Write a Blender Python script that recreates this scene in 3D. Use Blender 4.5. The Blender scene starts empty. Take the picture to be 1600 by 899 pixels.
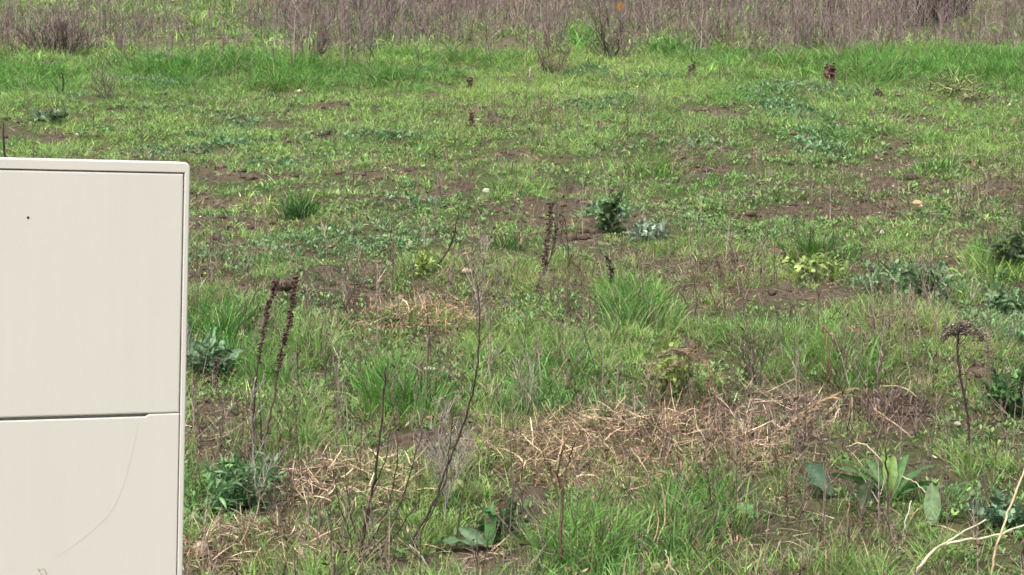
import bpy, bmesh, math
import numpy as np
from mathutils import Vector, Matrix

# ------------------------------------------------------------------ scene, camera, light
S = bpy.context.scene
COL = S.collection
R = math.radians
PITCH = R(5.5); CAMZ = 1.6; FPX = 3000.0; SLOPE = math.tan(R(7.0))

cd = bpy.data.cameras.new("camera"); cam = bpy.data.objects.new("camera", cd); COL.objects.link(cam)
cd.sensor_width = 36; cd.lens = FPX/1600*36; cd.clip_start = 0.05; cd.clip_end = 2000
cam.location = (0, 0, CAMZ); cam.rotation_euler = (R(90)-PITCH, 0, 0)
S.camera = cam

SUN_EL, SUN_AZ = R(60), R(205)          # azimuth clockwise from +Y: behind the camera, a little to the left
w = bpy.data.worlds.new("World"); S.world = w; w.use_nodes = True
nt = w.node_tree; bg = nt.nodes["Background"]
sky = nt.nodes.new("ShaderNodeTexSky"); sky.sky_type = 'NISHITA'; sky.sun_disc = False
sky.sun_elevation = SUN_EL; sky.sun_rotation = SUN_AZ; sky.dust_density = 6; sky.ozone_density = 0.6
nt.links.new(sky.outputs[0], bg.inputs[0]); bg.inputs[1].default_value = 0.122
sl = bpy.data.lights.new("sun", 'SUN'); sl.energy = 1.1; sl.angle = R(24); sl.color = (1, 0.96, 0.90)
sun = bpy.data.objects.new("sun", sl); COL.objects.link(sun)
sd = Vector((math.sin(SUN_AZ)*math.cos(SUN_EL), math.cos(SUN_AZ)*math.cos(SUN_EL), math.sin(SUN_EL)))
sun.rotation_euler = sd.to_track_quat('Z', 'Y').to_euler()
S.view_settings.view_transform = 'Standard'; S.view_settings.look = 'None'
S.view_settings.gamma = 1; S.view_settings.exposure = 1.28
S.render.engine = 'CYCLES'
S.cycles.max_bounces = 4; S.cycles.diffuse_bounces = 3; S.cycles.glossy_bounces = 1; S.cycles.transmission_bounces = 2
S.cycles.transparent_max_bounces = 4
S.cycles.filter_width = 1.55

rng = np.random.default_rng(7)

# ------------------------------------------------------------------ noise and ground shape
def vn(x, y, seed=0):
    xi = np.floor(x).astype(np.int64); yi = np.floor(y).astype(np.int64)
    fx = x-xi; fy = y-yi; fx = fx*fx*(3-2*fx); fy = fy*fy*(3-2*fy)
    def h(a, b):
        n = (a*374761393 + b*668265263 + seed*974711) & 0xffffffff
        n = ((n ^ (n >> 13))*1274126177) & 0xffffffff
        n = ((n ^ (n >> 16))*2246822519) & 0xffffffff
        return ((n ^ (n >> 15)) & 0xffff)/65535.0
    a, b, c, d = h(xi, yi), h(xi+1, yi), h(xi, yi+1), h(xi+1, yi+1)
    return (a*(1-fx)+b*fx)*(1-fy)+(c*(1-fx)+d*fx)*fy
def fbm(x, y, s, seed=0, o=3):
    x = np.asarray(x, float); y = np.asarray(y, float)
    t = 0; a = 0.5; n = 0
    for i in range(o):
        t = t+a*vn(x/s+17.3*i, y/s-9.1*i, seed+i*31); n += a; a *= .5; s = s*.5
    return t/n
def ground_z(x, y):
    x = np.asarray(x, float); y = np.asarray(y, float)
    yy = np.where(y < 60, y, 60+18*(1-np.exp(-(np.maximum(y, 60)-60)/18.0)))
    yy = np.maximum(yy, -30)
    z = SLOPE*yy + (fbm(x, y, 1.6, 3, 3)-.5)*.11 + (fbm(x, y, .35, 9, 3)-.5)*.085
    fine = (np.abs(y-14) < 13) & (np.abs(x) < 9)
    return z + np.where(fine, (fbm(x, y, .10, 19, 2)-.5)*.034, 0)
cs, sn = math.cos(PITCH), math.sin(PITCH)
def project(x, y, z):                   # world point -> photo pixel (used to read the vegetation map of the field)
    dz = z-CAMZ; d = y*cs-dz*sn; u = y*sn+dz*cs
    d = np.maximum(d, .3)
    return 800+FPX*x/d, 450-FPX*u/d
def ray(px, py):
    a = (px-800)/FPX; b = (450-py)/FPX
    return Vector((a, cs+b*sn, -sn+b*cs))
def on_ground(px, py):
    r = ray(px, py); t = CAMZ/(SLOPE*r.y-r.z)
    for _ in range(6):
        x, y = r.x*t, r.y*t
        e = CAMZ+r.z*t-float(ground_z(x, y)); t += e/(SLOPE*r.y-r.z)
    return Vector((r.x*t, r.y*t, float(ground_z(r.x*t, r.y*t))))
def at_y(px, py, Y):
    r = ray(px, py); t = Y/r.y
    return Vector((r.x*t, Y, CAMZ+r.z*t))
def blob(px, py, lst):
    v = np.zeros_like(px)
    wob = 1+.9*(vn(px/38, py/13, 77)-.5)+.5*(vn(px/11, py/5, 78)-.5)
    for (cx, cy, rx, ry, s) in lst:
        q = ((px-cx)/rx)**2+((py-cy)/ry)**2
        v = np.maximum(v, s*np.clip(1.6-q*wob, 0, 1))
    return v

SOIL = [(615,272,62,10,1),(850,254,55,10,.9),(1110,268,45,9,1),(900,338,125,20,1),(1010,328,55,16,1),(400,276,75,8,.8),
 (365,318,60,8,.7),(645,308,60,12,.9),(1290,332,110,13,.9),(1520,300,80,15,.9),(1400,322,60,10,.6),(440,392,90,10,.8),(365,352,70,10,.8),
 (1180,338,45,10,.8),(1390,640,55,22,1),(530,508,55,12,.9),(640,515,60,11,.8),(690,577,48,14,1),(860,182,120,7,.5),
 (1110,178,60,7,.7),(735,190,50,8,.6),(520,163,30,5,.7),(650,192,50,6,.6),(1455,186,110,6,.7),(1250,210,60,6,.4),
 (330,262,40,7,.6),(1210,245,50,7,.6),(1550,258,50,6,.8),(720,395,60,9,.6),(1060,460,60,12,.5),(1400,520,50,12,.7),
 (1560,660,60,14,.7),(340,660,50,16,.7),(900,645,110,10,.7),(1540,720,60,14,.5),(410,880,140,26,.8),(600,895,200,14,.8),
 (300,480,25,25,.7),(1340,380,60,10,.6),(1430,410,60,12,.6),(800,365,100,12,.5),(980,410,70,9,.5),(590,400,60,8,.5),(470,580,50,12,.4)]
STRAW = [(960,712,235,50,1),(820,735,70,45,.7),(1100,700,100,26,.8),(1210,640,90,20,.6),(655,492,85,20,1),(430,865,120,28,.8),(745,500,50,22,.8),
 (1225,740,60,45,.7),(1190,830,80,55,.6),(600,440,90,24,.5),(590,740,60,40,.4),(310,700,40,30,.8),(1490,142,36,14,1),(1180,170,70,8,.3),
 (1000,760,130,45,.8),(540,510,80,12,.7),(1060,470,60,16,.5),(1240,420,80,22,.3),(1110,430,80,20,.4),(1330,850,200,40,.5),(750,880,180,20,.6)]
TALL = [(50,125,90,22,.9),(150,105,60,8,.3),(310,112,110,18,1),(500,126,150,20,1),(640,130,60,18,.7),(910,74,38,12,.9),(1045,80,40,10,.9),(1180,97,140,12,.7),
 (1330,94,60,12,.9),(1480,112,200,20,.9),(740,100,70,10,.6),(400,110,80,18,.9)]
DEEP = TALL+[(475,326,38,16,1),(345,512,50,34,1),(985,482,45,38,.9),(870,598,85,30,.9),(620,610,60,30,1),(370,575,80,35,.8),(1100,805,70,38,1),
 (900,855,90,45,.8),(370,760,75,35,.8),(1285,380,45,20,.8),(1400,770,120,40,.9),(1210,265,60,14,.3),(800,365,30,16,.7),(1580,600,40,40,.9),
 (1290,570,120,40,.5),(560,790,60,60,.3),(800,310,40,16,.6),(1000,260,50,14,.5),(1160,530,60,30,.5),(1560,400,40,25,.7)]
TUFT = [(475,326,38,14,.7),(345,505,50,30,.9),(985,482,45,38,1),(870,598,85,30,.8),(620,610,60,30,1),(370,575,80,35,.7),(1100,805,70,38,.9),
 (900,860,80,40,.8),(1000,262,45,12,.6),(1560,410,50,25,.8),(1290,560,100,36,.6),(480,540,45,26,.8),(805,300,40,14,.6),(1160,530,60,25,.5),(1380,500,90,24,.6)]
BROWN = [(1120,440,70,40,1),(890,440,60,40,.8),(560,465,60,35,.9),(1180,810,90,80,1),(1230,710,90,50,1),(1180,590,60,40,.7),(850,610,60,50,.7),(450,770,120,60,.8),
 (345,460,50,50,.8),(1390,510,70,40,.8),(700,700,60,80,.9),(780,850,60,60,.8),(510,620,70,50,.7),(1060,650,60,50,.8),(1520,600,70,60,.6),(340,680,60,60,.9),(1000,790,100,60,.7),
 (740,460,50,60,.7),(1560,330,70,50,.6),(1330,330,70,40,.6),(900,350,50,40,.4),(1350,700,120,50,.6),(1300,860,160,40,.7),(1040,240,90,50,.4),(800,210,100,40,.4),(600,620,60,60,.5)]
YEL = [(1280,430,80,26,.9),(660,420,70,26,.5),(1060,590,50,40,.7),(600,540,70,18,.5),(1400,600,80,16,.6),(900,150,300,30,.5),(300,210,260,40,.5),(1400,225,260,25,.5),
 (760,150,120,20,.5),(1020,520,40,14,.3),(1540,560,60,30,.6)]
BLUE = [(1420,450,75,28,1),(955,340,30,20,.9),(330,560,50,30,.8),(1590,470,40,30,.8),(620,370,120,20,.5),(520,390,140,18,.6),(380,760,60,30,.6),(990,640,90,20,.3),(1180,640,40,20,.5),(360,410,80,20,.5)]
EDX = np.array([-800,0,60,110,200,300,400,470,520,600,700,800,860,905,950,1000,1040,1100,1200,1300,1450,1600,2400])
EDY = np.array([80,80,84,80,74,79,72,90,80,76,74,76,88,48,78,70,55,66,70,66,72,76,76])
def weedy(px, py):                      # 1 inside the brown belt of weeds
    e = np.interp(px, EDX, EDY)+17+40*(vn(px/33, py/12, 5)-.5)+16*(vn(px/9, py/6, 6)-.5)
    m = np.clip((e-py)/16+.5, 0, 1)
    hole = blob(px, py, [(40,22,80,16,.9),(190,26,60,14,.8),(330,28,70,16,.9),(120,5,60,8,.6),(560,4,50,6,.6),(905,50,36,12,.6),(400,20,30,12,.6),(240,12,60,12,.7)])
    return m*(1-hole)
def fields(x, y):
    z = ground_z(x, y); px, py = project(x, y, z)
    brk = np.clip((fbm(x, y, .26, 201, 3)-.36)*7, .05, 1); brk2 = np.clip((fbm(x, y, .35, 205, 3)-.36)*6, .12, 1)
    soil = blob(px, py, SOIL)*brk; soil = np.maximum(soil, blob(px, py, [(900,340,95,15,.85),(615,275,50,8,.9),(1390,640,50,18,.9)])); straw = blob(px, py, STRAW)*brk2; tall = blob(px, py, TALL)*np.clip((fbm(x, y, .8, 231, 3)-.34)*6, .25, 1); tuft = blob(px, py, TUFT)
    soil = np.maximum(soil, np.clip((fbm(x, y, .7, 41, 3)-.60)*7, 0, .8)*np.clip((py-230)/100, 0.1, 1))
    sp = np.clip((fbm(x, y, .30, 211, 3)-.62)*12, 0, .95)*np.interp(py, [90, 150, 250, 420, 900], [.1, .45, .9, .9, .8]); soil = np.maximum(soil, sp)
    brown = blob(px, py, BROWN)
    deep = np.maximum(blob(px, py, DEEP), .9*np.clip((fbm(x, y, .8, 51, 2)-.60)*4, 0, 1))
    yel = np.maximum(blob(px, py, YEL), np.clip((fbm(x, y, 1.1, 61, 2)-.5)*3, 0, .8))
    blue = np.maximum(blob(px, py, BLUE), .8*np.clip((fbm(x, y, .6, 71, 2)-.62)*5, 0, 1))
    return dict(z=z, px=px, py=py, soil=soil, straw=straw, tall=tall, tuft=tuft, deep=deep, yel=yel, blue=blue, brown=brown, weed=weedy(px, py))

# ------------------------------------------------------------------ mesh collecting
def tag(o, label=None, cat=None, group=None, kind=None):
    if label: o["label"] = label
    if cat: o["category"] = cat
    if group: o["group"] = group
    if kind: o["kind"] = kind
    return o
class Geo:
    def __init__(s): s.v = []; s.q = []; s.t = []; s.c = []; s.n = 0
    def add(s, v, q, t, c):
        v = np.asarray(v, float).reshape(-1, 3)
        if q is not None and len(q): s.q.append(np.asarray(q, np.int64)+s.n)
        if t is not None and len(t): s.t.append(np.asarray(t, np.int64)+s.n)
        s.v.append(v); c = np.asarray(c, float)
        s.c.append(np.broadcast_to(c, (len(v), 3)) if c.ndim == 1 else c); s.n += len(v)
    def build(s, name, mat, parent=None, origin=None, smooth=False):
        v = np.concatenate(s.v); c = np.concatenate(s.c)
        if origin is not None: v = v-np.array(origin)
        q = np.concatenate(s.q) if s.q else np.zeros((0, 4), int)
        t = np.concatenate(s.t) if s.t else np.zeros((0, 3), int)
        me = bpy.data.meshes.new(name)
        me.vertices.add(len(v)); me.vertices.foreach_set("co", v.astype(np.float32).ravel())
        nl = q.size+t.size; me.loops.add(nl)
        me.loops.foreach_set("vertex_index", np.concatenate([q.ravel(), t.ravel()]).astype(np.int32))
        me.polygons.add(len(q)+len(t))
        st = np.concatenate([np.arange(len(q))*4, q.size+np.arange(len(t))*3]).astype(np.int32)
        me.polygons.foreach_set("loop_start", st)
        if smooth: me.polygons.foreach_set("use_smooth", np.ones(len(st), bool))
        me.update(calc_edges=True)
        a = me.color_attributes.new("Col", 'FLOAT_COLOR', 'POINT')
        a.data.foreach_set("color", np.concatenate([c, np.ones((len(c), 1))], 1).astype(np.float32).ravel())
        me.materials.append(mat)
        o = bpy.data.objects.new(name, me); COL.objects.link(o)
        if parent is not None: o.parent = parent
        elif origin is not None: o.location = origin
        return o
def jit(c, n, amt=.18, hue=.06):
    c = np.asarray(c, float); b = np.exp(rng.normal(0, amt, (n, 1)))
    return np.clip(np.broadcast_to(c, (n, 3))*b*(1+rng.normal(0, hue, (n, 3))), .003, .9)
PROF_BLADE = lambda t: (1-t)**.6
PROF_LEAF = lambda t: np.sin(np.pi*np.clip(t*.93+.05, 0, 1))**.75
def strips(g, base, az, th0, th1, L, W, col, k=3, roll=None, prof=PROF_BLADE, fold=0):
    """ribbons that start at base, lean th0 from vertical and bend to th0+th1; one point at the tip"""
    base = np.asarray(base, float); N = len(base)
    az, th0, th1, L, W = [np.broadcast_to(np.asarray(a, float), (N,)) for a in (az, th0, th1, L, W)]
    if roll is None: roll = rng.uniform(-1.1, 1.1, N)
    out = np.stack([np.cos(az), np.sin(az), np.zeros(N)], 1); up = np.array([0, 0, 1.])
    side0 = np.stack([-np.sin(az), np.cos(az), np.zeros(N)], 1)
    p = base.copy(); V = np.zeros((N, 2*k+1, 3))
    for i in range(k+1):
        th = th0+th1*(i/k)
        d = out*np.sin(th)[:, None]+up*np.cos(th)[:, None]
        nn = out*np.cos(th)[:, None]-up*np.sin(th)[:, None]
        sd = side0*np.cos(roll)[:, None]+nn*np.sin(roll)[:, None]
        if i < k:
            ww = (W*.5*prof(i/k))[:, None]
            V[:, 2*i] = p-sd*ww; V[:, 2*i+1] = p+sd*ww
        else: V[:, 2*k] = p
        p = p+d*(L/k)[:, None]
    o = (np.arange(N)*(2*k+1))[:, None]
    q = np.concatenate([o+np.array([[2*i, 2*i+1, 2*i+3, 2*i+2]]) for i in range(k-1)]) if k > 1 else None
    t = o+np.array([[2*k-2, 2*k-1, 2*k]])
    g.add(V.reshape(-1, 3), q, t, np.repeat(col, 2*k+1, 0))
def tube(g, pts, rad, col, n=4):
    pts = [Vector(p) for p in pts]; m = len(pts)
    rad = np.broadcast_to(np.asarray(rad, float), (m,)) if np.ndim(rad) == 0 else np.interp(np.linspace(0, 1, m), np.linspace(0, 1, len(rad)), rad)
    V = []
    for i, p in enumerate(pts):
        d = (pts[min(i+1, m-1)]-pts[max(i-1, 0)]).normalized()
        a = d.cross(Vector((0, 1, .13))); a = a.normalized() if a.length > 1e-4 else Vector((1, 0, 0)); b = d.cross(a)
        for j in range(n):
            an = 2*math.pi*j/n; V.append(p+a*math.cos(an)*rad[i]+b*math.sin(an)*rad[i])
    q = [[i*n+j, i*n+(j+1) % n, (i+1)*n+(j+1) % n, (i+1)*n+j] for i in range(m-1) for j in range(n)]
    V.append(pts[-1]+(pts[-1]-pts[-2]).normalized()*rad[-1]); e = len(V)-1
    t = [[(m-1)*n+j, (m-1)*n+(j+1) % n, e] for j in range(n)]
    g.add(np.array(V), q, t, np.array(col))
def smooth_path(pts, sub=5, wob=0.0):
    P = np.array([list(p) for p in pts]); m = len(P)
    if m < 2: return pts
    E = np.vstack([2*P[0]-P[1], P, 2*P[-1]-P[-2]]); out = []
    for i in range(m-1):
        a, b, c, d = E[i], E[i+1], E[i+2], E[i+3]
        for s in range(sub):
            t = s/sub; out.append(.5*((2*b)+(c-a)*t+(2*a-5*b+4*c-d)*t*t+(3*b-a-3*c+d)*t**3))
    out.append(P[-1]); out = np.array(out)
    if wob: out[1:-1] += rng.normal(0, wob, (len(out)-2, 3))
    return [Vector(o) for o in out]
_ico = None
def lump(g, c, r, col, flat=1.0, rough=.25, sub=1):
    global _ico
    if _ico is None: _ico = {}
    if sub not in _ico:
        bm = bmesh.new(); bmesh.ops.create_icosphere(bm, subdivisions=sub, radius=1)
        _ico[sub] = (np.array([list(v.co) for v in bm.verts]), [[v.index for v in f.verts] for f in bm.faces]); bm.free()
    v, f = _ico[sub]
    s = np.array([1+rng.uniform(-.3, .3), 1+rng.uniform(-.3, .3), flat])*r
    ph = rng.uniform(0, 6, 3)
    ww = 1+rough*(np.sin(v[:, :1]*3+ph[0])+np.sin(v[:, 1:2]*3.7+ph[1])+np.sin(v[:, 2:]*3.1+ph[2]))/2+rng.normal(0, rough*.25, (len(v), 1))
    g.add(v*ww*s+np.array(c), None, f, np.array(col))

# ------------------------------------------------------------------ materials
def mat_plant(name, trans=.3, rough=.6, spec=.25, noise=.35, scale=60):
    m = bpy.data.materials.new(name); m.use_nodes = True; n = m.node_tree; b = n.nodes["Principled BSDF"]; o = n.nodes["Material Output"]
    at = n.nodes.new("ShaderNodeAttribute"); at.attribute_name = "Col"
    nz = n.nodes.new("ShaderNodeTexNoise"); nz.inputs["Scale"].default_value = scale; nz.inputs["Detail"].default_value = 2
    tc = n.nodes.new("ShaderNodeTexCoord"); n.links.new(tc.outputs["Object"], nz.inputs["Vector"])
    mr = n.nodes.new("ShaderNodeMapRange"); mr.inputs[1].default_value = .3; mr.inputs[2].default_value = .7
    mr.inputs[3].default_value = 1-noise; mr.inputs[4].default_value = 1+noise
    n.links.new(nz.outputs[0], mr.inputs[0])
    mx = n.nodes.new("ShaderNodeVectorMath"); mx.operation = 'SCALE'
    n.links.new(at.outputs["Color"], mx.inputs[0]); n.links.new(mr.outputs[0], mx.inputs["Scale"])
    n.links.new(mx.outputs[0], b.inputs["Base Color"]); b.inputs["Roughness"].default_value = rough
    b.inputs["Specular IOR Level"].default_value = spec
    if trans:
        t = n.nodes.new("ShaderNodeBsdfTranslucent"); n.links.new(mx.outputs[0], t.inputs[0])
        s = n.nodes.new("ShaderNodeMixShader"); s.inputs[0].default_value = trans
        n.links.new(b.outputs[0], s.inputs[1]); n.links.new(t.outputs[0], s.inputs[2]); n.links.new(s.outputs[0], o.inputs[0])
    return m
M_GRASS = mat_plant("grass_blades", .35, .5, .3, .15, 20)
M_LEAF = mat_plant("broad_leaf", .25, .5, .35, .25, 90)
M_DRY = mat_plant("dry_straw", .15, .75, .15, .3, 60)
M_STEM = mat_plant("dead_stem", 0, .8, .1, .4, 120)
M_STONE = mat_plant("stone", 0, .85, .2, .25, 70)

def mat_ground():
    m = bpy.data.materials.new("field_soil"); m.use_nodes = True; n = m.node_tree; b = n.nodes["Principled BSDF"]
    at = n.nodes.new("ShaderNodeAttribute"); at.attribute_name = "Col"
    tc = n.nodes.new("ShaderNodeTexCoord")
    n1 = n.nodes.new("ShaderNodeTexNoise"); n1.inputs["Scale"].default_value = 28; n1.inputs["Detail"].default_value = 8; n1.inputs["Roughness"].default_value = .7
    n2 = n.nodes.new("ShaderNodeTexNoise"); n2.inputs["Scale"].default_value = 120; n2.inputs["Detail"].default_value = 3
    for q in (n1, n2): n.links.new(tc.outputs["Object"], q.inputs["Vector"])
    mr = n.nodes.new("ShaderNodeMapRange"); mr.inputs[1].default_value = .3; mr.inputs[2].default_value = .72; mr.inputs[3].default_value = .5; mr.inputs[4].default_value = 1.6
    n.links.new(n1.outputs[0], mr.inputs[0])
    sc = n.nodes.new("ShaderNodeVectorMath"); sc.operation = 'SCALE'; n.links.new(at.outputs["Color"], sc.inputs[0]); n.links.new(mr.outputs[0], sc.inputs["Scale"])
    cr = n.nodes.new("ShaderNodeValToRGB"); cr.color_ramp.elements[0].position = .60; cr.color_ramp.elements[0].color = (0, 0, 0, 1)
    cr.color_ramp.elements[1].position = .72; cr.color_ramp.elements[1].color = (1, 1, 1, 1); n.links.new(n2.outputs[0], cr.inputs[0])
    mx = n.nodes.new("ShaderNodeMix"); mx.data_type = 'RGBA'; mx.inputs[7].default_value = (.17, .135, .09, 1)
    n.links.new(cr.outputs[0], mx.inputs[0]); n.links.new(sc.outputs[0], mx.inputs[6]); n.links.new(mx.outputs[2], b.inputs["Base Color"])
    b.inputs["Roughness"].default_value = .95; b.inputs["Specular IOR Level"].default_value = .1
    bp = n.nodes.new("ShaderNodeBump"); bp.inputs["Strength"].default_value = .9; bp.inputs["Distance"].default_value = .02
    n.links.new(n1.outputs[0], bp.inputs["Height"]); n.links.new(bp.outputs[0], b.inputs["Normal"])
    return m

# ------------------------------------------------------------------ ground
def axis(lo, hi, step, far_lo, far_hi):
    a = list(np.arange(lo, hi, step)); s = step; x = lo
    left = []
    while x > far_lo: s *= 1.25; x -= s; left.append(x)
    s = step; x = a[-1]; right = []
    while x < far_hi: s *= 1.25; x += s; right.append(x)
    return np.array(left[::-1]+a+right)
gx = axis(-7, 7, .045, -350, 350); gy = axis(3.2, 24, .045, -60, 420)
X, Y = np.meshgrid(gx, gy); Xf, Yf = X.ravel(), Y.ravel(); F = fields(Xf, Yf)
nx, ny = len(gx), len(gy)
idx = (np.arange(ny-1)[:, None]*nx+np.arange(nx-1)[None]).ravel()
mixn = fbm(Xf, Yf, .5, 91, 3)[:, None]
soilc = np.array([.088, .070, .047]); mossc = np.array([.055, .080, .026])
sm = np.clip(F['soil']*1.3+np.clip(mixn[:, 0]-.46, 0, 1)*2.0+.12, 0, 1)[:, None]
gc = soilc*sm+mossc*(1-sm); gc = gc*(1-.0)+0
wd = np.clip(F['weed'], 0, 1)[:, None]*.7; gc = gc*(1-wd)+np.array([.13, .11, .075])*wd
st = np.clip(F['straw'], 0, 1)[:, None]*.6; gc = gc*(1-st)+np.array([.13, .10, .07])*st
far = np.clip((np.hypot(Xf, Yf)-28)/20, 0, 1)[:, None]; gc = gc*(1-far)+np.array([.10, .12, .045])*far
g = Geo(); g.add(np.stack([Xf, Yf, F['z']], 1), np.stack([idx, idx+1, idx+1+nx, idx+nx], 1), None, gc)
tag(g.build("ground", mat_ground(), smooth=True), kind="structure")

# ------------------------------------------------------------------ vegetation stuff
def scatter(n, d0, d1, p=1.0, marg=1.35):
    """random spots on the field between distances d0 and d1, density falling with distance**p"""
    u = rng.random(n); e = 2-p
    d = (d0**e+u*(d1**e-d0**e))**(1/e) if abs(e) > 1e-6 else d0*(d1/d0)**u
    return rng.uniform(-1, 1, n)*(.285*d+1.7), d
def mixc(a, b, t): t = np.clip(t, 0, 1)[:, None]; return a*(1-t)+b*t
C_MID = np.array([.205, .350, .088]); C_YEL = np.array([.300, .420, .118]); C_DEEP = np.array([.095, .245, .045]); C_BLUE = np.array([.120, .230, .115])
C_PALE = np.array([.36, .36, .18]); C_TAN = np.array([.38, .295, .205]); C_GREY = np.array([.20, .165, .135])

def grass_object():
    g = Geo()
    for (n, d0, d1, k, nb, w0, p) in ((47000, 3.5, 8.2, 3, 17, .0032, .6), (52000, 8.0, 16.5, 2, 14, .0052, .6), (22000, 16.3, 34, 2, 12, .0095, 1.0)):
        x, y = scatter(n, d0, d1, p)
        f = fields(x, y)
        row = f['py']
        patch = fbm(x, y, .28, 101, 2)
        keep = np.clip(1.0-.93*f['soil'], .0, 1)*np.clip(1-.6*f['straw'], .3, 1)
        keep *= np.clip((patch-.40)*6+.9*(row < 260)+1*(row < 150), .08, 1)*np.clip((fbm(x, y, .16, 107, 2)-.28)*5, .15, 1)
        keep *= np.where(row < 240, 1, np.where(row < 430, .92, .85))
        keep *= np.clip(1-.58*f['weed'], .12, 1)
        keep *= 1-.35*f['brown']; keep = np.maximum(keep, f['tuft']*.95); keep = np.maximum(keep, f['tall'])
        ok = rng.random(n) < keep
        x, y = x[ok], y[ok]; f = {a: b[ok] for a, b in f.items()}; row = f['py']; patch = patch[ok]; m = len(x)
        H = np.where(row < 240, .075, np.where(row < 420, .062, .085))
        H = np.interp(row, [0, 60, 110, 150, 240, 330, 430, 560, 899, 1400], [.13, .12, .08, .062, .048, .040, .046, .055, .062, .07])
        H = H*(.55+.9*patch)*rng.uniform(.75, 1.3, m)+.085*f['tall']+.055*f['tuft']
        cc = np.broadcast_to(C_MID, (m, 3))
        cc = mixc(cc, C_YEL, f['yel']*.8); cc = mixc(cc, C_BLUE, f['blue']*.7); cc = mixc(cc, C_DEEP, f['deep']*.85)
        cc = cc*(.78+.5*fbm(x, y, .45, 221, 3))[:, None]*np.exp(rng.normal(0, .22, (m, 1)))
        cr = rng.uniform(.012, .042, m)*(1+.4*(row < 300))
        rep = rng.integers(nb//2, nb+nb//2, m); I = np.repeat(np.arange(m), rep); N = len(I)
        a = rng.uniform(0, 2*np.pi, N); rr = np.sqrt(rng.random(N))*cr[I]*(1.6 if k == 2 else 1)
        bx = x[I]+np.cos(a)*rr; by = y[I]+np.sin(a)*rr; bz = ground_z(bx, by)-.004
        th0 = rng.normal(.18, .2, N)+.55*rr/cr[I]; th1 = np.abs(rng.normal(.6, .55, N))
        th1 = np.minimum(th1, 1.9)
        L = H[I]*rng.uniform(.45, 1.25, N)
        W = w0*rng.uniform(.6, 1.4, N)*(.8+.5*(H[I] > .1))
        col = cc[I]*np.exp(rng.normal(0, .20, (N, 1)))*(1+rng.normal(0, .05, (N, 3)))
        dead = rng.random(N) < np.where(f['py'] < 240, .05, .17+.2*f['brown'])[I]*(1-.6*f['deep'][I])
        col[dead] = jit(C_TAN*.85, dead.sum(), .3); pale = rng.random(N) < .06; col[pale] = jit(C_PALE, pale.sum(), .15)
        strips(g, np.stack([bx, by, bz], 1), a+rng.normal(0, .9, N), th0, th1, L, W, np.clip(col, .004, .9), k)
    return tag(g.build("grass", M_GRASS), "short green meadow grass growing over the rising field", "grass", kind="stuff")
grass_object()

def herbs_object():
    g = Geo()
    for (n, d0, d1, s) in ((45000, 3.5, 9, .85), (38000, 8.5, 18, 1.2)):
        x, y = scatter(n, d0, d1, .7); f = fields(x, y)
        pn = fbm(x, y, .5, 131, 2)
        keep = np.clip((pn-.34)*3.2, .2, 1)*np.clip(1-.75*f['soil'], .1, 1)*np.clip(1-.75*f['straw'], .1, 1)*np.clip(1-f['tall'], .05, 1)*np.clip((f['py']-110)/120, .15, 1)
        keep *= 1-.4*f['brown']; keep = np.maximum(keep, f['blue']*.9)
        ok = rng.random(n) < keep; x, y = x[ok], y[ok]; f = {a: b[ok] for a, b in f.items()}; m = len(x)
        size = rng.uniform(.45, 1.3, m)*s*.018*(1+.5*f['blue'])
        cc = mixc(np.broadcast_to(np.array([.165, .285, .085]), (m, 3)), C_BLUE*1.05, np.maximum(f['blue'], .55*rng.random(m)**3)); cc = mixc(cc, C_YEL, (rng.random(m) < .10)*.6)
        rep = rng.integers(5, 12, m); I = np.repeat(np.arange(m), rep); N = len(I)
        a = rng.uniform(0, 2*np.pi, N); rr = rng.random(N)*size[I]*.8
        bx = x[I]+np.cos(a)*rr; by = y[I]+np.sin(a)*rr; bz = ground_z(bx, by)+rng.random(N)*.015+.02*f['blue'][I]*rng.random(N)
        col = cc[I]*np.exp(rng.normal(0, .22, (N, 1)))
        strips(g, np.stack([bx, by, bz], 1), a, rng.uniform(.3, 1.2, N), rng.uniform(0, .9, N), size[I]*rng.uniform(.6, 1.3, N), size[I]*rng.uniform(.28, .5, N), col, 3,
               roll=rng.normal(0, .4, N), prof=PROF_LEAF)
    return tag(g.build("ground_cover", M_LEAF), "low broad leaved weeds and clover spread between the grass", "ground cover", kind="stuff")
herbs_object()

def litter_object():
    g = Geo()
    # loose dead blades lying everywhere, thick where the straw lies
    for (n, d0, d1, s) in ((72000, 3.5, 9.5, 1.0), (33000, 9, 19, 1.7)):
        x, y = scatter(n, d0, d1, .7); f = fields(x, y)
        keep = .22+.6*f['straw']+.15*f['soil']+.16*(f['py'] > 420)
        keep *= np.clip(1-f['tall'], .1, 1)
        ok = rng.random(n) < keep; x, y = x[ok], y[ok]; f = {a: b[ok] for a, b in f.items()}; N = len(x)
        st = f['straw']
        z = f['z']+rng.random(N)*(.006+.045*st)
        c = mixc(np.broadcast_to(C_GREY*.9, (N, 3)), C_TAN, np.clip(st*.9+rng.random(N)*.5-.1, 0, 1))*np.exp(rng.normal(0, .33, (N, 1)))
        th = rng.normal(1.45, .22, N)
        strips(g, np.stack([x, y, z], 1), rng.uniform(0, 2*np.pi, N), th, rng.normal(.1, .35, N), rng.uniform(.02, .085, N)*(1+.4*st), rng.uniform(.0014, .0038, N)*s, c, 3)
    return tag(g.build("dry_grass", M_DRY), "tan dead grass and straw lying loose on the field", "dry grass", kind="stuff")
litter_object()

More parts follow.
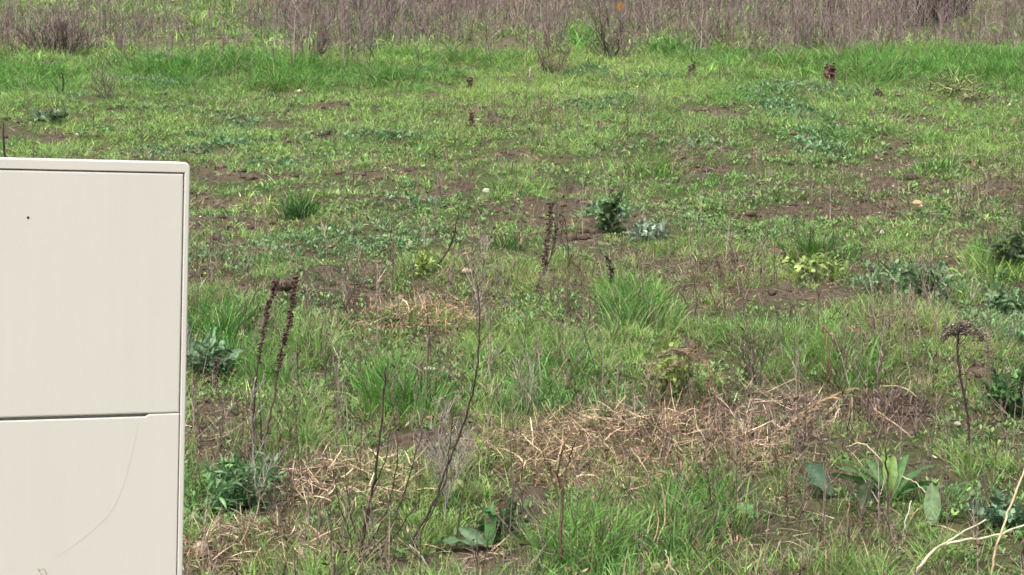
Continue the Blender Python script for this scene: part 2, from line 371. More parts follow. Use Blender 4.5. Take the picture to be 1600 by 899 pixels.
def crumbs_object():
    g = Geo(); v0 = np.array([[1, 0, 0], [-1, 0, 0], [0, 1, 0], [0, -1, 0], [0, 0, 1], [0, 0, -1.]])
    fc = np.array([[0, 2, 4], [2, 1, 4], [1, 3, 4], [3, 0, 4], [2, 0, 5], [1, 2, 5], [3, 1, 5], [0, 3, 5]])
    x, y = scatter(36000, 3.5, 19, .9); f = fields(x, y)
    ok = rng.random(len(x)) < np.clip(f['soil']*1.1+.10+.1*(f['py'] > 600), 0, 1)*(1-f['tall']); x, y = x[ok], y[ok]; N = len(x); z = f['z'][ok]
    d = np.hypot(x, y); r = rng.lognormal(-5.0, .45, N)*np.clip(d/7, .8, 2); r = np.minimum(r, .035)
    V = v0[None]*r[:, None, None]*rng.uniform(.6, 1.3, (N, 6, 1)); V[:, :, 2] *= .7
    an = rng.uniform(0, 6.28, N)[:, None]; vx = V[:, :, 0]*np.cos(an)-V[:, :, 1]*np.sin(an); vy = V[:, :, 0]*np.sin(an)+V[:, :, 1]*np.cos(an)
    V = np.stack([vx+x[:, None], vy+y[:, None], V[:, :, 2]+(z+r*.2)[:, None]], 2)
    c = jit([.095, .075, .052], N, .4); pl = rng.random(N) < .05; c[pl] = jit([.42, .36, .27], pl.sum(), .25)
    T = (np.arange(N)*6)[:, None, None]+fc[None]
    g.add(V.reshape(-1, 3), None, T.reshape(-1, 3), np.repeat(c, 6, 0))
    return tag(g.build("soil_crumbs", M_STONE), "crumbs of brown earth and gravel in the bare patches", "soil", kind="stuff")
crumbs_object()

def clods_object():
    g = Geo(); x, y = scatter(12500, 3.6, 18, .9); f = fields(x, y); ok = rng.random(len(x)) < f['soil']**2*.5
    for X_, Y_, Z_ in zip(x[ok], y[ok], f['z'][ok]):
        rr_ = rng.lognormal(-4.2, .45)*max(1, Y_/9); rr_ = min(rr_, .05)
        lump(g, (X_, Y_, Z_+rr_*.1), rr_, np.array([.085, .067, .046])*math.exp(rng.normal(0, .3)), .6, .35, 1)
    return tag(g.build("earth_clods", M_STONE), "dark lumps of earth in the bare patches", "soil", kind="stuff")
clods_object()

def fuzz(g, x, y, z, H, c, w, ntw, k=3, spread=.5, ln=.08):
    """dead standing weeds: main stem and fine side twigs"""
    N = len(x); az = rng.uniform(0, 6.283, N); t0 = np.abs(rng.normal(.08, ln, N)); t1 = rng.normal(0, ln+.1, N)
    strips(g, np.stack([x, y, z-.01], 1), az, t0, t1, H, w, c, k, roll=rng.uniform(-.6, .6, N), prof=lambda t: 1-.5*t)
    I = np.repeat(np.arange(N), ntw); M = len(I); s = rng.uniform(.15, .95, M)
    th = t0[I]+t1[I]*s*.5
    bx = x[I]+np.cos(az[I])*np.sin(th)*H[I]*s; by = y[I]+np.sin(az[I])*np.sin(th)*H[I]*s; bz = z[I]+np.cos(th)*H[I]*s-.01
    strips(g, np.stack([bx, by, bz], 1), rng.uniform(0, 6.283, M), rng.uniform(.2, spread+.3, M), rng.uniform(-.3, .2, M), H[I]*(1.05-s)*rng.uniform(.3, .8, M)+.01, w*.6,
           c[I]*np.exp(rng.normal(0, .2, (M, 1))), 2, prof=lambda t: 1-.5*t)
def belt_object():
    g = Geo()
    x, y = scatter(27000, 14.5, 34, 1.0, 1.3); f = fields(x, y)
    cl = fbm(x, y, .9, 151, 3)
    keep = f['weed']*np.clip((cl-.33)*4.5, .2, 1); ok = rng.random(len(x)) < keep
    x, y = x[ok], y[ok]; N = len(x); z = f['z'][ok]; cl = cl[ok]
    H = (.12+.62*cl)*rng.uniform(.4, 1.35, N)*np.interp(f['px'][ok], [0, 420, 470, 560], [.72, .68, 1.05, 1])
    a = fbm(x, y, 1.3, 171, 2)
    c = mixc(np.broadcast_to(np.array([.165, .130, .122]), (N, 3)), np.array([.25, .21, .165]), np.clip((a-.5)*3+rng.normal(0, .3, N), 0, 1))
    c = c*np.exp(rng.normal(0, .22, (N, 1)))
    fuzz(g, x, y, z, H, c, .0062, 10, 3, .8, .2)
    return tag(g.build("dead_weeds", M_STEM), "belt of dense brown dead weeds standing across the far edge of the meadow", "weeds", kind="stuff")
belt_object()

def thin_weeds_object():
    g = Geo()
    x, y = scatter(14500, 3.6, 13, .9, 1.3); f = fields(x, y)
    keep = np.maximum(np.interp(f['py'], [150, 250, 400, 470, 700, 1000], [.06, .12, .3, .5, .65, .75])*np.clip((fbm(x, y, .6, 181, 2)-.35)*3, .1, 1), f['brown'])
    ok = rng.random(len(x)) < keep*.9; x, y = x[ok], y[ok]; N = len(x); z = f['z'][ok]
    H = rng.uniform(.07, .17, N)+.13*(rng.random(N) < .25)
    c = mixc(np.broadcast_to(np.array([.26, .215, .175]), (N, 3)), np.array([.085, .06, .048]), rng.random(N)**.9)
    fuzz(g, x, y, z, H, c, .0031, 9, 3, .7, .2)
    x2, y2 = scatter(1500, 3.7, 10, .9); f2 = fields(x2, y2); ok2 = rng.random(1500) < np.maximum(.10*(f2['py'] > 400), .55*f2['brown']); x2, y2 = x2[ok2], y2[ok2]; n2 = len(x2)
    c2 = mixc(np.broadcast_to(np.array([.30, .255, .21]), (n2, 3)), np.array([.07, .05, .042]), (rng.random(n2) < .55)*.9)
    fuzz(g, x2, y2, f2['z'][ok2], rng.uniform(.15, .30, n2), c2, .0042, 7, 4, .5, .13)
    # withered dark leaves hanging on them
    q = rng.random(N) < .8; I = np.repeat(np.nonzero(q)[0], 9); M = len(I)
    strips(g, np.stack([x[I]+rng.normal(0, .02, M), y[I]+rng.normal(0, .02, M), z[I]+H[I]*rng.random(M)*.8], 1), rng.uniform(0, 6.28, M), rng.uniform(.3, 2.6, M), rng.normal(0, .8, M),
           rng.uniform(.008, .03, M), rng.uniform(.002, .006, M), jit([.125, .085, .06], M, .5), 3, prof=PROF_LEAF)
    # and a few in the far half
    x, y = scatter(2200, 9, 18, .9, 1.2); f = fields(x, y); ok = (rng.random(2200) < .4*np.clip((fbm(x, y, .8, 185, 2)-.3)*3, .1, 1)); x, y = x[ok], y[ok]; N = len(x)
    c = mixc(np.broadcast_to(np.array([.22, .18, .15]), (N, 3)), np.array([.09, .055, .045]), rng.random(N))
    fuzz(g, x, y, f['z'][ok], rng.uniform(.06, .2, N), c, .005, 6, 2, .5)
    return tag(g.build("dry_stems", M_STEM), "thin grey brown dry stems standing in the grass", "dry stems", kind="stuff")
thin_weeds_object()

# ------------------------------------------------------------------ utility cabinet
def mat_cream(name, col, rough=.45):
    m = bpy.data.materials.new(name); m.use_nodes = True; n = m.node_tree; b = n.nodes["Principled BSDF"]
    tc = n.nodes.new("ShaderNodeTexCoord"); nz = n.nodes.new("ShaderNodeTexNoise"); nz.inputs["Scale"].default_value = 3.5; nz.inputs["Detail"].default_value = 4
    n.links.new(tc.outputs["Object"], nz.inputs["Vector"])
    mx = n.nodes.new("ShaderNodeMix"); mx.data_type = 'RGBA'
    mx.inputs[6].default_value = (col[0]*.95, col[1]*.965, col[2]*.95, 1); mx.inputs[7].default_value = (col[0]*1.02, col[1]*1.005, col[2]*.985, 1)
    n.links.new(nz.outputs[0], mx.inputs[0]); n.links.new(mx.outputs[2], b.inputs["Base Color"])
    b.inputs["Specular IOR Level"].default_value = .35
    mp = n.nodes.new("ShaderNodeMapping"); mp.inputs["Scale"].default_value = (38, 38, 2.2); n.links.new(tc.outputs["Object"], mp.inputs["Vector"])
    n3 = n.nodes.new("ShaderNodeTexNoise"); n3.inputs["Scale"].default_value = 1; n3.inputs["Detail"].default_value = 5; n.links.new(mp.outputs[0], n3.inputs["Vector"])
    n4 = n.nodes.new("ShaderNodeTexNoise"); n4.inputs["Scale"].default_value = 260; n4.inputs["Detail"].default_value = 3; n.links.new(tc.outputs["Object"], n4.inputs["Vector"])
    ad = n.nodes.new("ShaderNodeMath"); ad.operation = 'ADD'; n.links.new(n3.outputs[0], ad.inputs[0]); n.links.new(n4.outputs[0], ad.inputs[1])
    mr = n.nodes.new("ShaderNodeMapRange"); mr.inputs[1].default_value = .6; mr.inputs[2].default_value = 1.4; mr.inputs[3].default_value = .97; mr.inputs[4].default_value = 1.02
    n.links.new(ad.outputs[0], mr.inputs[0]); sc_ = n.nodes.new("ShaderNodeVectorMath"); sc_.operation = 'SCALE'
    n.links.new(mx.outputs[2], sc_.inputs[0]); n.links.new(mr.outputs[0], sc_.inputs["Scale"]); n.links.new(sc_.outputs[0], b.inputs["Base Color"])
    m2 = n.nodes.new("ShaderNodeMapRange"); m2.inputs[3].default_value = rough-.12; m2.inputs[4].default_value = rough+.15; n.links.new(n3.outputs[0], m2.inputs[0]); n.links.new(m2.outputs[0], b.inputs["Roughness"])
    n2 = n.nodes.new("ShaderNodeTexNoise"); n2.inputs["Scale"].default_value = 350; n.links.new(tc.outputs["Object"], n2.inputs["Vector"])
    bp = n.nodes.new("ShaderNodeBump"); bp.inputs["Strength"].default_value = .12; bp.inputs["Distance"].default_value = .001
    n.links.new(n2.outputs[0], bp.inputs["Height"]); n.links.new(bp.outputs[0], b.inputs["Normal"])
    return m
CREAM = (.595, .58, .528)
M_BOX = mat_cream("cream_polyester", CREAM); M_DARK = mat_cream("dark_hole", (.02, .018, .015), .8); M_SCR = mat_cream("scratch_mark", (.50, .46, .39), .7)
cR = Vector((1, 0, 0)); cU = Vector((0, sn, cs)); cF = Vector((0, cs, -sn))
def c2w(a, b, c): return cR*a+cU*b-cF*c
h = c2w(6700, 20, -3000).normalized(); up = c2w(.0314, .9965, .0766).normalized()
up = (up-h*up.dot(h)).normalized(); nrm = h.cross(up)
corner = Vector((0, 0, CAMZ))+ray(297.5, 254.5)*3.0
def on_box(px, py):                     # photo pixel -> (x, z) on the cabinet front, measured from its top right corner
    r = ray(px, py); o = Vector((0, 0, CAMZ)); t = (corner-o).dot(nrm)/r.dot(nrm); p = o+r*t-corner
    return p.dot(h), p.dot(up)
BW, BD = .52, .24
foot = corner-h*BW/2; gzf = float(ground_z(foot.x, foot.y)); BH = (corner.z-gzf)+.10
cab = bpy.data.objects.new("utility_cabinet", None); COL.objects.link(cab)
cab.matrix_world = Matrix(((h.x, -nrm.x, up.x, corner.x), (h.y, -nrm.y, up.y, corner.y), (h.z, -nrm.z, up.z, corner.z), (0, 0, 0, 1)))
bpy.context.view_layer.update()
# move the Empty to the base of the cabinet: local frame x = along the front, y = into the cabinet, z = up
bt = -BH; base_w = corner-h*BW/2+up*bt
cab.matrix_world = Matrix(((h.x, -nrm.x, up.x, base_w.x), (h.y, -nrm.y, up.y, base_w.y), (h.z, -nrm.z, up.z, base_w.z), (0, 0, 0, 1)))
tag(cab, "cream plastic utility cabinet with two doors standing in front of the meadow", "utility cabinet")
def bx(x): return x+BW/2                # from corner coordinates to cabinet coordinates
def bz(z): return z+BH
def prism(name, poly, y0, y1, mat, parent, bevel=.0, segs=3):
    """outline in the front plane (x, z), front face at y0, back face at y1"""
    bm = bmesh.new(); a = [bm.verts.new((x, y0, z)) for x, z in poly]; b = [bm.verts.new((x, y1, z)) for x, z in poly]; n = len(poly)
    bm.faces.new(a); bm.faces.new(b[::-1])
    for i in range(n): bm.faces.new((a[i], b[i], b[(i+1) % n], a[(i+1) % n]))
    bmesh.ops.recalc_face_normals(bm, faces=bm.faces)
    if bevel:
        es = [e for e in bm.edges if all(abs(v.co.y-y0) < 1e-6 for v in e.verts)]
        bmesh.ops.bevel(bm, geom=es, offset=bevel, segments=segs, profile=.5, affect='EDGES', clamp_overlap=True)
    me = bpy.data.meshes.new(name); bm.to_mesh(me); bm.free(); me.materials.append(mat)
    o = bpy.data.objects.new(name, me); COL.objects.link(o); o.parent = parent
    return o
def rrect(x0, x1, z0, z1, r, seg=5):
    pts = []
    for cx, cz, a0 in ((x1-r, z1-r, 0), (x0+r, z1-r, 90), (x0+r, z0+r, 180), (x1-r, z0+r, 270)):
        for i in range(seg+1):
            a = R(a0+90*i/seg); pts.append((cx+r*math.cos(a), cz+r*math.sin(a)))
    return pts
def casing():
    bm = bmesh.new(); z0 = 0.0; z1 = BH; x0, x1 = -BW/2, BW/2
    r = .009
    outer = rrect(x0, x1, z0, z1, r)
    ix0, ix1, iz1, iz0 = x0+.0085, x1-.0085, z1-.0165, .20
    n = len(outer); seg = 6
    inner = []
    for k, (cx, cz) in enumerate(((ix1, iz1), (ix0, iz1), (ix0, iz0), (ix1, iz0))):
        for i in range(seg):
            a = R(90*k+90*i/(seg-1)); inner.append((cx-(.0015 if k in (0, 3) else -.0015)+.0015*math.cos(a), cz-(.0015 if k < 2 else -.0015)+.0015*math.sin(a)))
    e = .0022
    def shrink(poly, d):
        cx = sum(p[0] for p in poly)/len(poly); mz = (z0+z1)/2
        return [(x-d*(1 if x > cx else -1), z-d*(1 if z > mz else -1)) for x, z in poly]
    rings = [(shrink(outer, e), 0.0), (shrink(outer, e*.3), e*.3), (outer, e), (outer, .05), (shrink(outer, .004), .054), (shrink(outer, .004), BD)]
    L = [[bm.verts.new((x, y, z)) for x, z in poly] for poly, y in rings]
    I0 = [bm.verts.new((x, 0.0, z)) for x, z in shrink_in(inner, -.0012)]
    I1 = [bm.verts.new((x, .0012, z)) for x, z in inner]; I2 = [bm.verts.new((x, .016, z)) for x, z in inner]
    seqs = [I2, I1, I0]+L
    for A, B in zip(seqs[:-1], seqs[1:]):
        for i in range(n):
            j = (i+1) % n
            bm.faces.new((A[i], A[j], B[j], B[i]))
    bm.faces.new(I2); bm.faces.new(L[-1])
    bmesh.ops.recalc_face_normals(bm, faces=bm.faces)
    me = bpy.data.meshes.new("casing"); bm.to_mesh(me); bm.free(); me.materials.append(M_BOX)
    o = bpy.data.objects.new("casing", me); COL.objects.link(o); o.parent = cab
    return (ix0, ix1, iz0, iz1)
def shrink_in(poly, d):
    cx = sum(p[0] for p in poly)/len(poly); mz = sum(p[1] for p in poly)/len(poly)
    return [(x-d*(1 if x > cx else -1), z-d*(1 if z > mz else -1)) for x, z in poly]
ix0, ix1, iz0, iz1 = casing()
gap = .0015
seam = BH+on_box(288, 646)[1]; step_x = bx(on_box(232, 648)[0])-BW
gz = seam
xa, xb = ix0+gap, ix1-gap
step_x = on_box(232, 648)[0]+BW/2
ud = prism("upper_door", [(xa, gz+.0004), (xb, gz+.0004), (xb, iz1-gap), (xa, iz1-gap)], .0008, .014, M_BOX, cab, .0028)
ld = prism("lower_door", [(xa, iz0+gap), (xb, iz0+gap), (xb, gz-.0006), (step_x+.001, gz-.0006), (step_x-.004, gz-.0042), (xa, gz-.0042)], .0003, .014, M_BOX, cab, .0016, 2)
hx, hz = on_box(44, 341); g = Geo()
def disc(name, x, z, r, y0, y1, mat, parent):
    return prism(name, [(x+r*math.cos(a), z+r*math.sin(a)) for a in np.linspace(0, 2*math.pi, 13)[:-1]], y0, y1, mat, parent)
disc("screw_hole", bx(hx), bz(hz), .0021, .0005, .004, M_DARK, ud)
sc = [(217,660),(211,690),(204,720),(196,750),(186,777),(172,802),(155,820),(135,838),(110,857),(86,873)]
g = Geo(); sp = smooth_path([Vector((bx(on_box(*p)[0]), .00022, bz(on_box(*p)[1]))) for p in sc], 4)
tube(g, sp, [.00012, .0002, .00022, .0002, .0001], [.4, .37, .31], 4)
m = mat_cream("scratch", (.44, .42, .37), .6); g.build("scratch", m, ld)
prism("plinth", [(-BW/2-.006, -.30), (BW/2+.006, -.30), (BW/2+.006, .12), (-BW/2-.006, .12)], -.006, BD+.006, M_BOX, cab, .004, 2)

# ------------------------------------------------------------------ single plants, stems and stones
def part(name, g, mat, root): return g.build(name, mat, root, origin=root.location)
def root_at(name, p, label, cat, group=None):
    o = bpy.data.objects.new(name, None); COL.objects.link(o); o.location = p; o.empty_display_size = .1
    return tag(o, label, cat, group)
RED = (.082, .052, .046); BRN = (.13, .085, .06); BLK = (.050, .036, .032); GRY = (.26, .225, .19); TAN = (.46, .36, .22)

def path_px(base, pts):                 # photo points of a stem that leans inside the plane through its foot
    return [base]+[at_y(px, py, base.y+rng.normal(0, .012)) for px, py in pts]
def side_twigs(g, path, n, ln, r, col, s0=.2, s1=1, up=.6, sub=0):
    for _ in range(n):
        s = rng.uniform(s0, s1)*(len(path)-1.001); i = int(s); p = path[i].lerp(path[i+1], s-i)
        d = (path[i+1]-path[i]).normalized(); a = rng.uniform(0, 6.28)
        v = (d*up+Vector((math.cos(a), math.sin(a), .15))*rng.uniform(.3, .8)).normalized(); L = ln*rng.uniform(.4, 1.2)
        q = [p, p+v*L*.5+Vector(rng.normal(0, .05*L, 3)), p+v*L+Vector((0, 0, rng.uniform(-.1, .25)*L))]
        q = smooth_path(q, 2); tube(g, q, [r, r*.5], col, 3)
        if sub: side_twigs(g, q, sub, L*.5, r*.7, col, .3, 1, up, 0)
def seed_cluster(g, path, s0, s1, n, spread, size, col):
    for _ in range(n):
        s = rng.uniform(s0, s1)*(len(path)-1.001); i = int(s); p = path[i].lerp(path[i+1], s-i)
        whorl = .5+.5*abs(math.sin(s*7.0))
        a = rng.uniform(0, 6.28); r = spread*whorl*math.sqrt(rng.random())
        lump(g, p+Vector((math.cos(a)*r, math.sin(a)*r, rng.normal(0, spread*.4))), size*rng.uniform(.6, 1.3), np.array(col)*math.exp(rng.normal(0, .35)), .8, .2, 0 if False else 1)

def dock_stalk(foot, pts, label, h0=.4, n=150, spread=.011, size=.0042, r=.0028, col=RED):
    b = on_ground(*foot); rt = root_at("dock_stalk", b, label, "dead plant", "dead dock stalks with seed heads")
    pa = smooth_path(path_px(b, pts), 4, .0015)
    g = Geo(); tube(g, pa, [r, r*.8, r*.5], col, 4); side_twigs(g, pa, 5, .05, r*.4, col, .2, .9); part("stem", g, M_STEM, rt)
    g = Geo(); seed_cluster(g, pa, h0, 1, n, spread, size, col); part("seed_head", g, M_STEM, rt)
dock_stalk((390,720), [(397,640),(403,575),(413,510),(422,470),(430,440)], "thinner of the two tall dark red seed stalks beside the cabinet, the left one", .42, 170, .0085, .0036)
dock_stalk((400,765), [(412,690),(425,640),(438,560),(450,510),(458,465),(462,432)], "thicker of the two tall dark red seed stalks beside the cabinet, the right one", .45, 240, .0095, .0038)
dock_stalk((838,452), [(850,420),(853,390),(857,360),(862,318)], "upright dark red seed stalk left of the dark green leafy plant", .25, 170, .012, .0048)
dock_stalk((845,440), [(866,385),(868,350)], "short dark red seed stalk leaning against a taller one in mid meadow", .4, 50, .009, .004)
dock_stalk((958,458), [(955,430),(950,402)], "stubby blackish seed stalk below the dark green leafy plant", .1, 100, .012, .0048, col=(.06,.045,.045))
dock_stalk((1295,133), [(1295,122),(1296,104)], "stout brown seed head standing alone in the short grass near the far weeds", .0, 170, .045, .013, .006, (.10,.058,.05))
dock_stalk((1079,120), [(1080,112),(1083,102)], "small dark seed head near the grassy gap in the weed belt", .1, 60, .03, .010, .005, (.075,.05,.045))
dock_stalk((735,140), [(734,132),(734,122)], "tiny dark red seed head left of centre in the far short grass", .1, 50, .022, .010, .005, RED)
dock_stalk((1373,152), [(1372,145)], "smallest dark seed head right of the stout brown one", .0, 30, .03, .011, .005, BLK)
dock_stalk((1361,118), [(1361,108),(1360,99)], "slim brown seed head between the stout brown one and the hay mound", .2, 40, .015, .008, .004, BRN)
dock_stalk((742,205), [(738,190),(736,172)], "faded brown red seed stalk in a twiggy patch left of centre", .1, 70, .02, .007, .004, (.13,.07,.055))
dock_stalk((340,625), [(336,590),(341,560)], "dark seed stalk closest to the edge of the cabinet, among blue green leaves", .2, 90, .009, .004, .002, (.1,.07,.06))

def weed(foot, stems, label, r=.0026, col=BLK, twn=6, twl=.06, name="weed_stalk", grp="dead weed stalks in the foreground", sub=0, cat="dead plant"):
    b = on_ground(*foot); g = Geo()
    for s in stems:
        pts = s[0]; rr = s[1] if len(s) > 1 else r; st = s[2] if len(s) > 2 else None
        start = b+Vector((rng.normal(0, .008), rng.normal(0, .008), -.01)) if st is None else at_y(st[0], st[1], b.y)
        pa = smooth_path([start]+[at_y(px, py, b.y+rng.normal(0, .02)) for px, py in pts], 5, .0016)
        tube(g, pa, [rr, rr*.8, rr*.45], np.array(col)*math.exp(rng.normal(0, .1)), 4); side_twigs(g, pa, twn, twl, rr*.42, col, .15, .98, .7, sub)
    o = g.build(name, M_STEM, None, origin=b); return tag(o, label, cat, grp)
weed((557,876), [([(572,820),(585,750),(593,690),(600,620),(603,575)], .0034), ([(575,790),(600,720),(612,660)], .002), ([(600,840),(625,790),(645,730),(660,670)], .0022),
  ([(590,830),(615,760),(622,690)], .002), ([(610,845),(650,790),(665,755)], .002), ([(545,830),(528,780),(520,730)], .0018), ([(552,820),(540,750),(545,690)], .0015)],
  "dark many stemmed weed fanning up from the bottom edge, tallest stem nearly black", sub=1, twn=5)
weed((640,850), [([(672,800),(695,740),(715,690),(735,630),(746,570),(750,510),(745,440)], .003), ([(690,770),(700,720),(708,650)], .002)],
  "tall thin dark stem curving up and right beside the fan shaped dark weed", twn=14, twl=.05)
weed((746,520), [([(748,480),(752,440),(757,400),(762,372)], .003)], "pale feathery dead stalk standing above the small straw heap", col=GRY, twn=40, twl=.06, sub=2)
weed((800,895), [([(798,830),(800,760),(799,700),(801,640)], .0022)], "upright grey dead stem at the bottom edge left of the big straw patch", col=(.15,.12,.1), twn=12)
weed((876,892), [([(876,830),(878,770),(872,740),(880,700),(893,672)], .0036), ([(888,720),(900,690),(921,672)], .0022, (876,770)), ([(860,740),(850,715)], .0016, (874,780))],
  "forked brown dead stalk standing in front of the big straw patch", col=BRN, twn=8)
weed((1030,850), [([(1028,800),(1010,740),(985,700)], .0016), ([(1040,790),(1020,720)], .0014)], "pale arching dry stem in front of the big straw patch", col=TAN, twn=4)
weed((680,430), [([(695,400),(708,375),(717,330)], .0042)], "crooked dark twig leaning right above the pale round stone", col=BLK, twn=4, twl=.05)
weed((700,445), [([(722,420),(742,405)], .003)], "short dark twig leaning over beside the pale round stone", col=BLK, twn=2, twl=.04)
weed((730,300), [([(738,270),(750,250)], .004)], "small slanting brown twig on the bare patch in the upper middle", col=BRN, twn=3, twl=.05)
weed((885,500), [([(886,460),(888,420),(894,397)], .004), ([(905,420),(912,450)], .003, (890,410))], "drooping brown stalk with hooked top next to a seed stalk", col=BRN, twn=12, twl=.05)
weed((1298,605), [([(1297,575),(1292,545),(1285,515)], .0042), ([(1303,530),(1320,556),(1335,575)], .0042, (1287,512))], "broken brown stalk bent over in an upside down V at the right", col=(.17,.11,.07), twn=5, twl=.04)
weed((1300,640), [([(1292,600),(1296,580)], .002), ([(1305,600),(1308,575)], .002), ([(1285,610),(1290,570)], .002)], "tangled brown leaf heap round the foot of the broken bent stalk", col=BRN, twn=16, twl=.04, sub=1)
weed((1385,800), [([(1386,740),(1385,700),(1384,640)], .0028)], "thin red brown stem rising out of the broad leaved dock rosette", col=(.12,.08,.065), twn=5)
weed((1324,850), [([(1326,800),(1325,768)], .0032)], "cut off pale tipped stub standing left of the dock rosette", col=(.2,.15,.11), twn=1)
weed((1370,640), [([(1372,590),(1378,530),(1385,480)], .0022)], "faint upright purple grey stem behind the dark soil clump", col=(.2,.16,.15), twn=8)
weed((1213,560), [([(1214,510),(1215,460),(1212,420)], .0024)], "lone straight grey stem right of the middle", col=(.14,.12,.1), twn=6)
weed((1190,480), [([(1188,440),(1187,415)], .0024)], "short straight grey stem behind the lone straight one", col=(.16,.13,.1), twn=4)
weed((1590,899), [([(1598,870),(1612,830)], .0032)], "dark twig cut by the bottom right corner of the view", col=BLK, twn=3)
weed((1135,510), [([(1132,470),(1128,430),(1118,405)], .0028), ([(1145,470),(1150,440)], .0024), ([(1115,470),(1105,430)], .002)], "cluster of brown dead stalks right of the bright green tuft", col=(.12,.08,.06), twn=12, twl=.06, sub=1)
weed((1085,510), [([(1090,470),(1095,445)], .0024), ([(1075,480),(1060,450)], .002)], "low brown twiggy weed between the bright green tuft and the brown cluster", col=(.16,.11,.085), twn=12, sub=1)
weed((905,650), [([(900,620),(896,590)], .0024), ([(912,620),(925,600)], .002)], "short blackish weed above the left end of the big straw patch", col=(.08,.055,.05), twn=14, twl=.05, sub=1)
weed((825,650), [([(820,610),(812,580)], .002), ([(830,610),(832,570)], .002), ([(815,620),(800,560)], .002)], "fuzzy grey weed left of the short blackish one", col=GRY, twn=18, twl=.06, sub=1)
weed((700,800), [([(698,740),(690,690),(700,640)], .0024), ([(712,740),(720,690)], .002), ([(690,740),(675,700)], .002)], "dense pale grey twiggy weed left of the big straw patch", col=(.32,.29,.26), twn=30, twl=.08, sub=2)
weed((405,805), [([(400,760),(396,700),(392,640),(400,590)], .0026), ([(412,760),(425,720)], .002)], "pale grey stem in front of the dark red seed stalks", col=(.3,.28,.25), twn=14, twl=.06, sub=1)
weed((482,880), [([(482,820),(481,770),(480,715)], .002)], "slender grey stem standing on the bottom left straw", col=(.3,.25,.22), twn=5)
weed((452,860), [([(452,800),(450,760)], .0018), ([(440,810),(428,790)], .0018)], "short brown stem with a side twig on the bottom left straw", col=BRN, twn=5)
weed((548,500), [([(545,470),(542,445)], .0022), ([(556,470),(565,440)], .0022), ([(535,470),(530,445)], .002)], "reddish brown twiggy weed above the small brown hollow", col=(.14,.09,.075), twn=14, twl=.06, sub=1)
weed((1180,600), [([(1178,560),(1172,520)], .0024), ([(1165,570),(1155,530)], .0022), ([(1190,570),(1197,535)], .0022)], "dark grey leafless weed in the grass between straw patch and bent stalk", col=(.1,.085,.075), twn=20, twl=.06, sub=1)
weed((1460,470), [([(1455,420),(1448,385)], .0026), ([(1405,400),(1400,370)], .002, (1410,450))], "thin dark stems sticking out of the blue green clump", col=(.1,.08,.07), twn=3)
weed((100,152), [([(99,135),(98,116)], .007), ([(92,145),(88,135)], .004)], "short dark forked stick in the far grass above the cabinet", col=BLK, twn=4, twl=.08)
weed((165,158), [([(163,135),(160,108)], .006), ([(172,140),(178,118)], .005), ([(152,140),(146,118)], .005)], "grey green dead weed clump right of the forked stick", col=(.14,.13,.1), twn=18, twl=.12, sub=1)
weed((827,128), [([(827,118),(829,106)], .008)], "tiny whitish stump at the edge of the weed belt", col=(.45,.46,.34), twn=0, grp=None, name="pale_stump", cat="stump")
weed((8,260), [([(6,225),(5,192)], .007)], "dark upright stick just behind the left end of the cabinet top", col=(.045,.035,.03), twn=1, name="dark_stick", grp=None, cat="stick")
weed((1545,262), [([(1520,262),(1510,262)], .004, (1560,262))], "pale twig lying on a bare spot at the right", col=(.4,.33,.25), twn=2, name="fallen_twig", grp=None, cat="twig")
weed((1010,250), [([(1052,250),(1060,200)], .0001)], "fine hair like dead stem in the middle of the short grass", col=(.3,.26,.2), twn=8, twl=.12)

# curled dry fronds
def frond_plant(foot, stems, label, col, name="dry_frond"):
    b = on_ground(*foot); g = Geo()
    for pts, r in stems:
        pa = smooth_path([b]+[at_y(px, py, b.y+rng.normal(0, .02)) for px, py in pts], 6, .002)
        tube(g, pa, [r, r*.4], col, 4)
        for i in range(2, len(pa)-1):
            for s in range(4):
                p = pa[i].lerp(pa[i+1], rng.random()); a = rng.uniform(0, 6.28)
                v = (pa[i+1]-pa[i]).normalized()*rng.uniform(.3, 1.6)+Vector((math.cos(a)*.6, math.sin(a)*.6, rng.uniform(-.7, .35))); L = rng.uniform(.015, .05)
                tube(g, [p, p+v*L*.6, p+v*L+Vector((0, 0, -L*.25))], [.0011, .0009, .0005], np.array(col)*math.exp(rng.normal(0, .3)), 3)
    return tag(g.build(name, M_DRY, None, origin=b), label, "dead plant")
frond_plant((1020,640), [([(1010,600),(1022,565),(1050,548),(1080,555)], .003), ([(1025,600),(1045,575),(1060,565)], .0024)], "left of two tan curled over dry fronds arching beside yellow green leaves", (.27,.205,.14))
frond_plant((1095,650), [([(1105,610),(1108,580),(1095,560),(1078,552)], .003)], "right of two tan curled over dry fronds arching beside yellow green leaves", (.31,.20,.13))
frond_plant((1190,690), [([(1230,665),(1270,635),(1320,612)], .004), ([(1220,690),(1260,660)], .003)], "long tan feathery grass plume lying to the right of the straw patch", (.42,.31,.19))
frond_plant((1060,700), [([(1110,700),(1150,706),(1195,712)], .004), ([(1100,715),(1160,725)], .003)], "bushy tan plume stretched flat on the right end of the big straw patch", (.48,.32,.21))
frond_plant((1010,720), [([(1035,680),(1055,650)], .003), ([(990,700),(985,670)], .002)], "upright tan plume fanning out of the big straw patch", (.48,.31,.2))

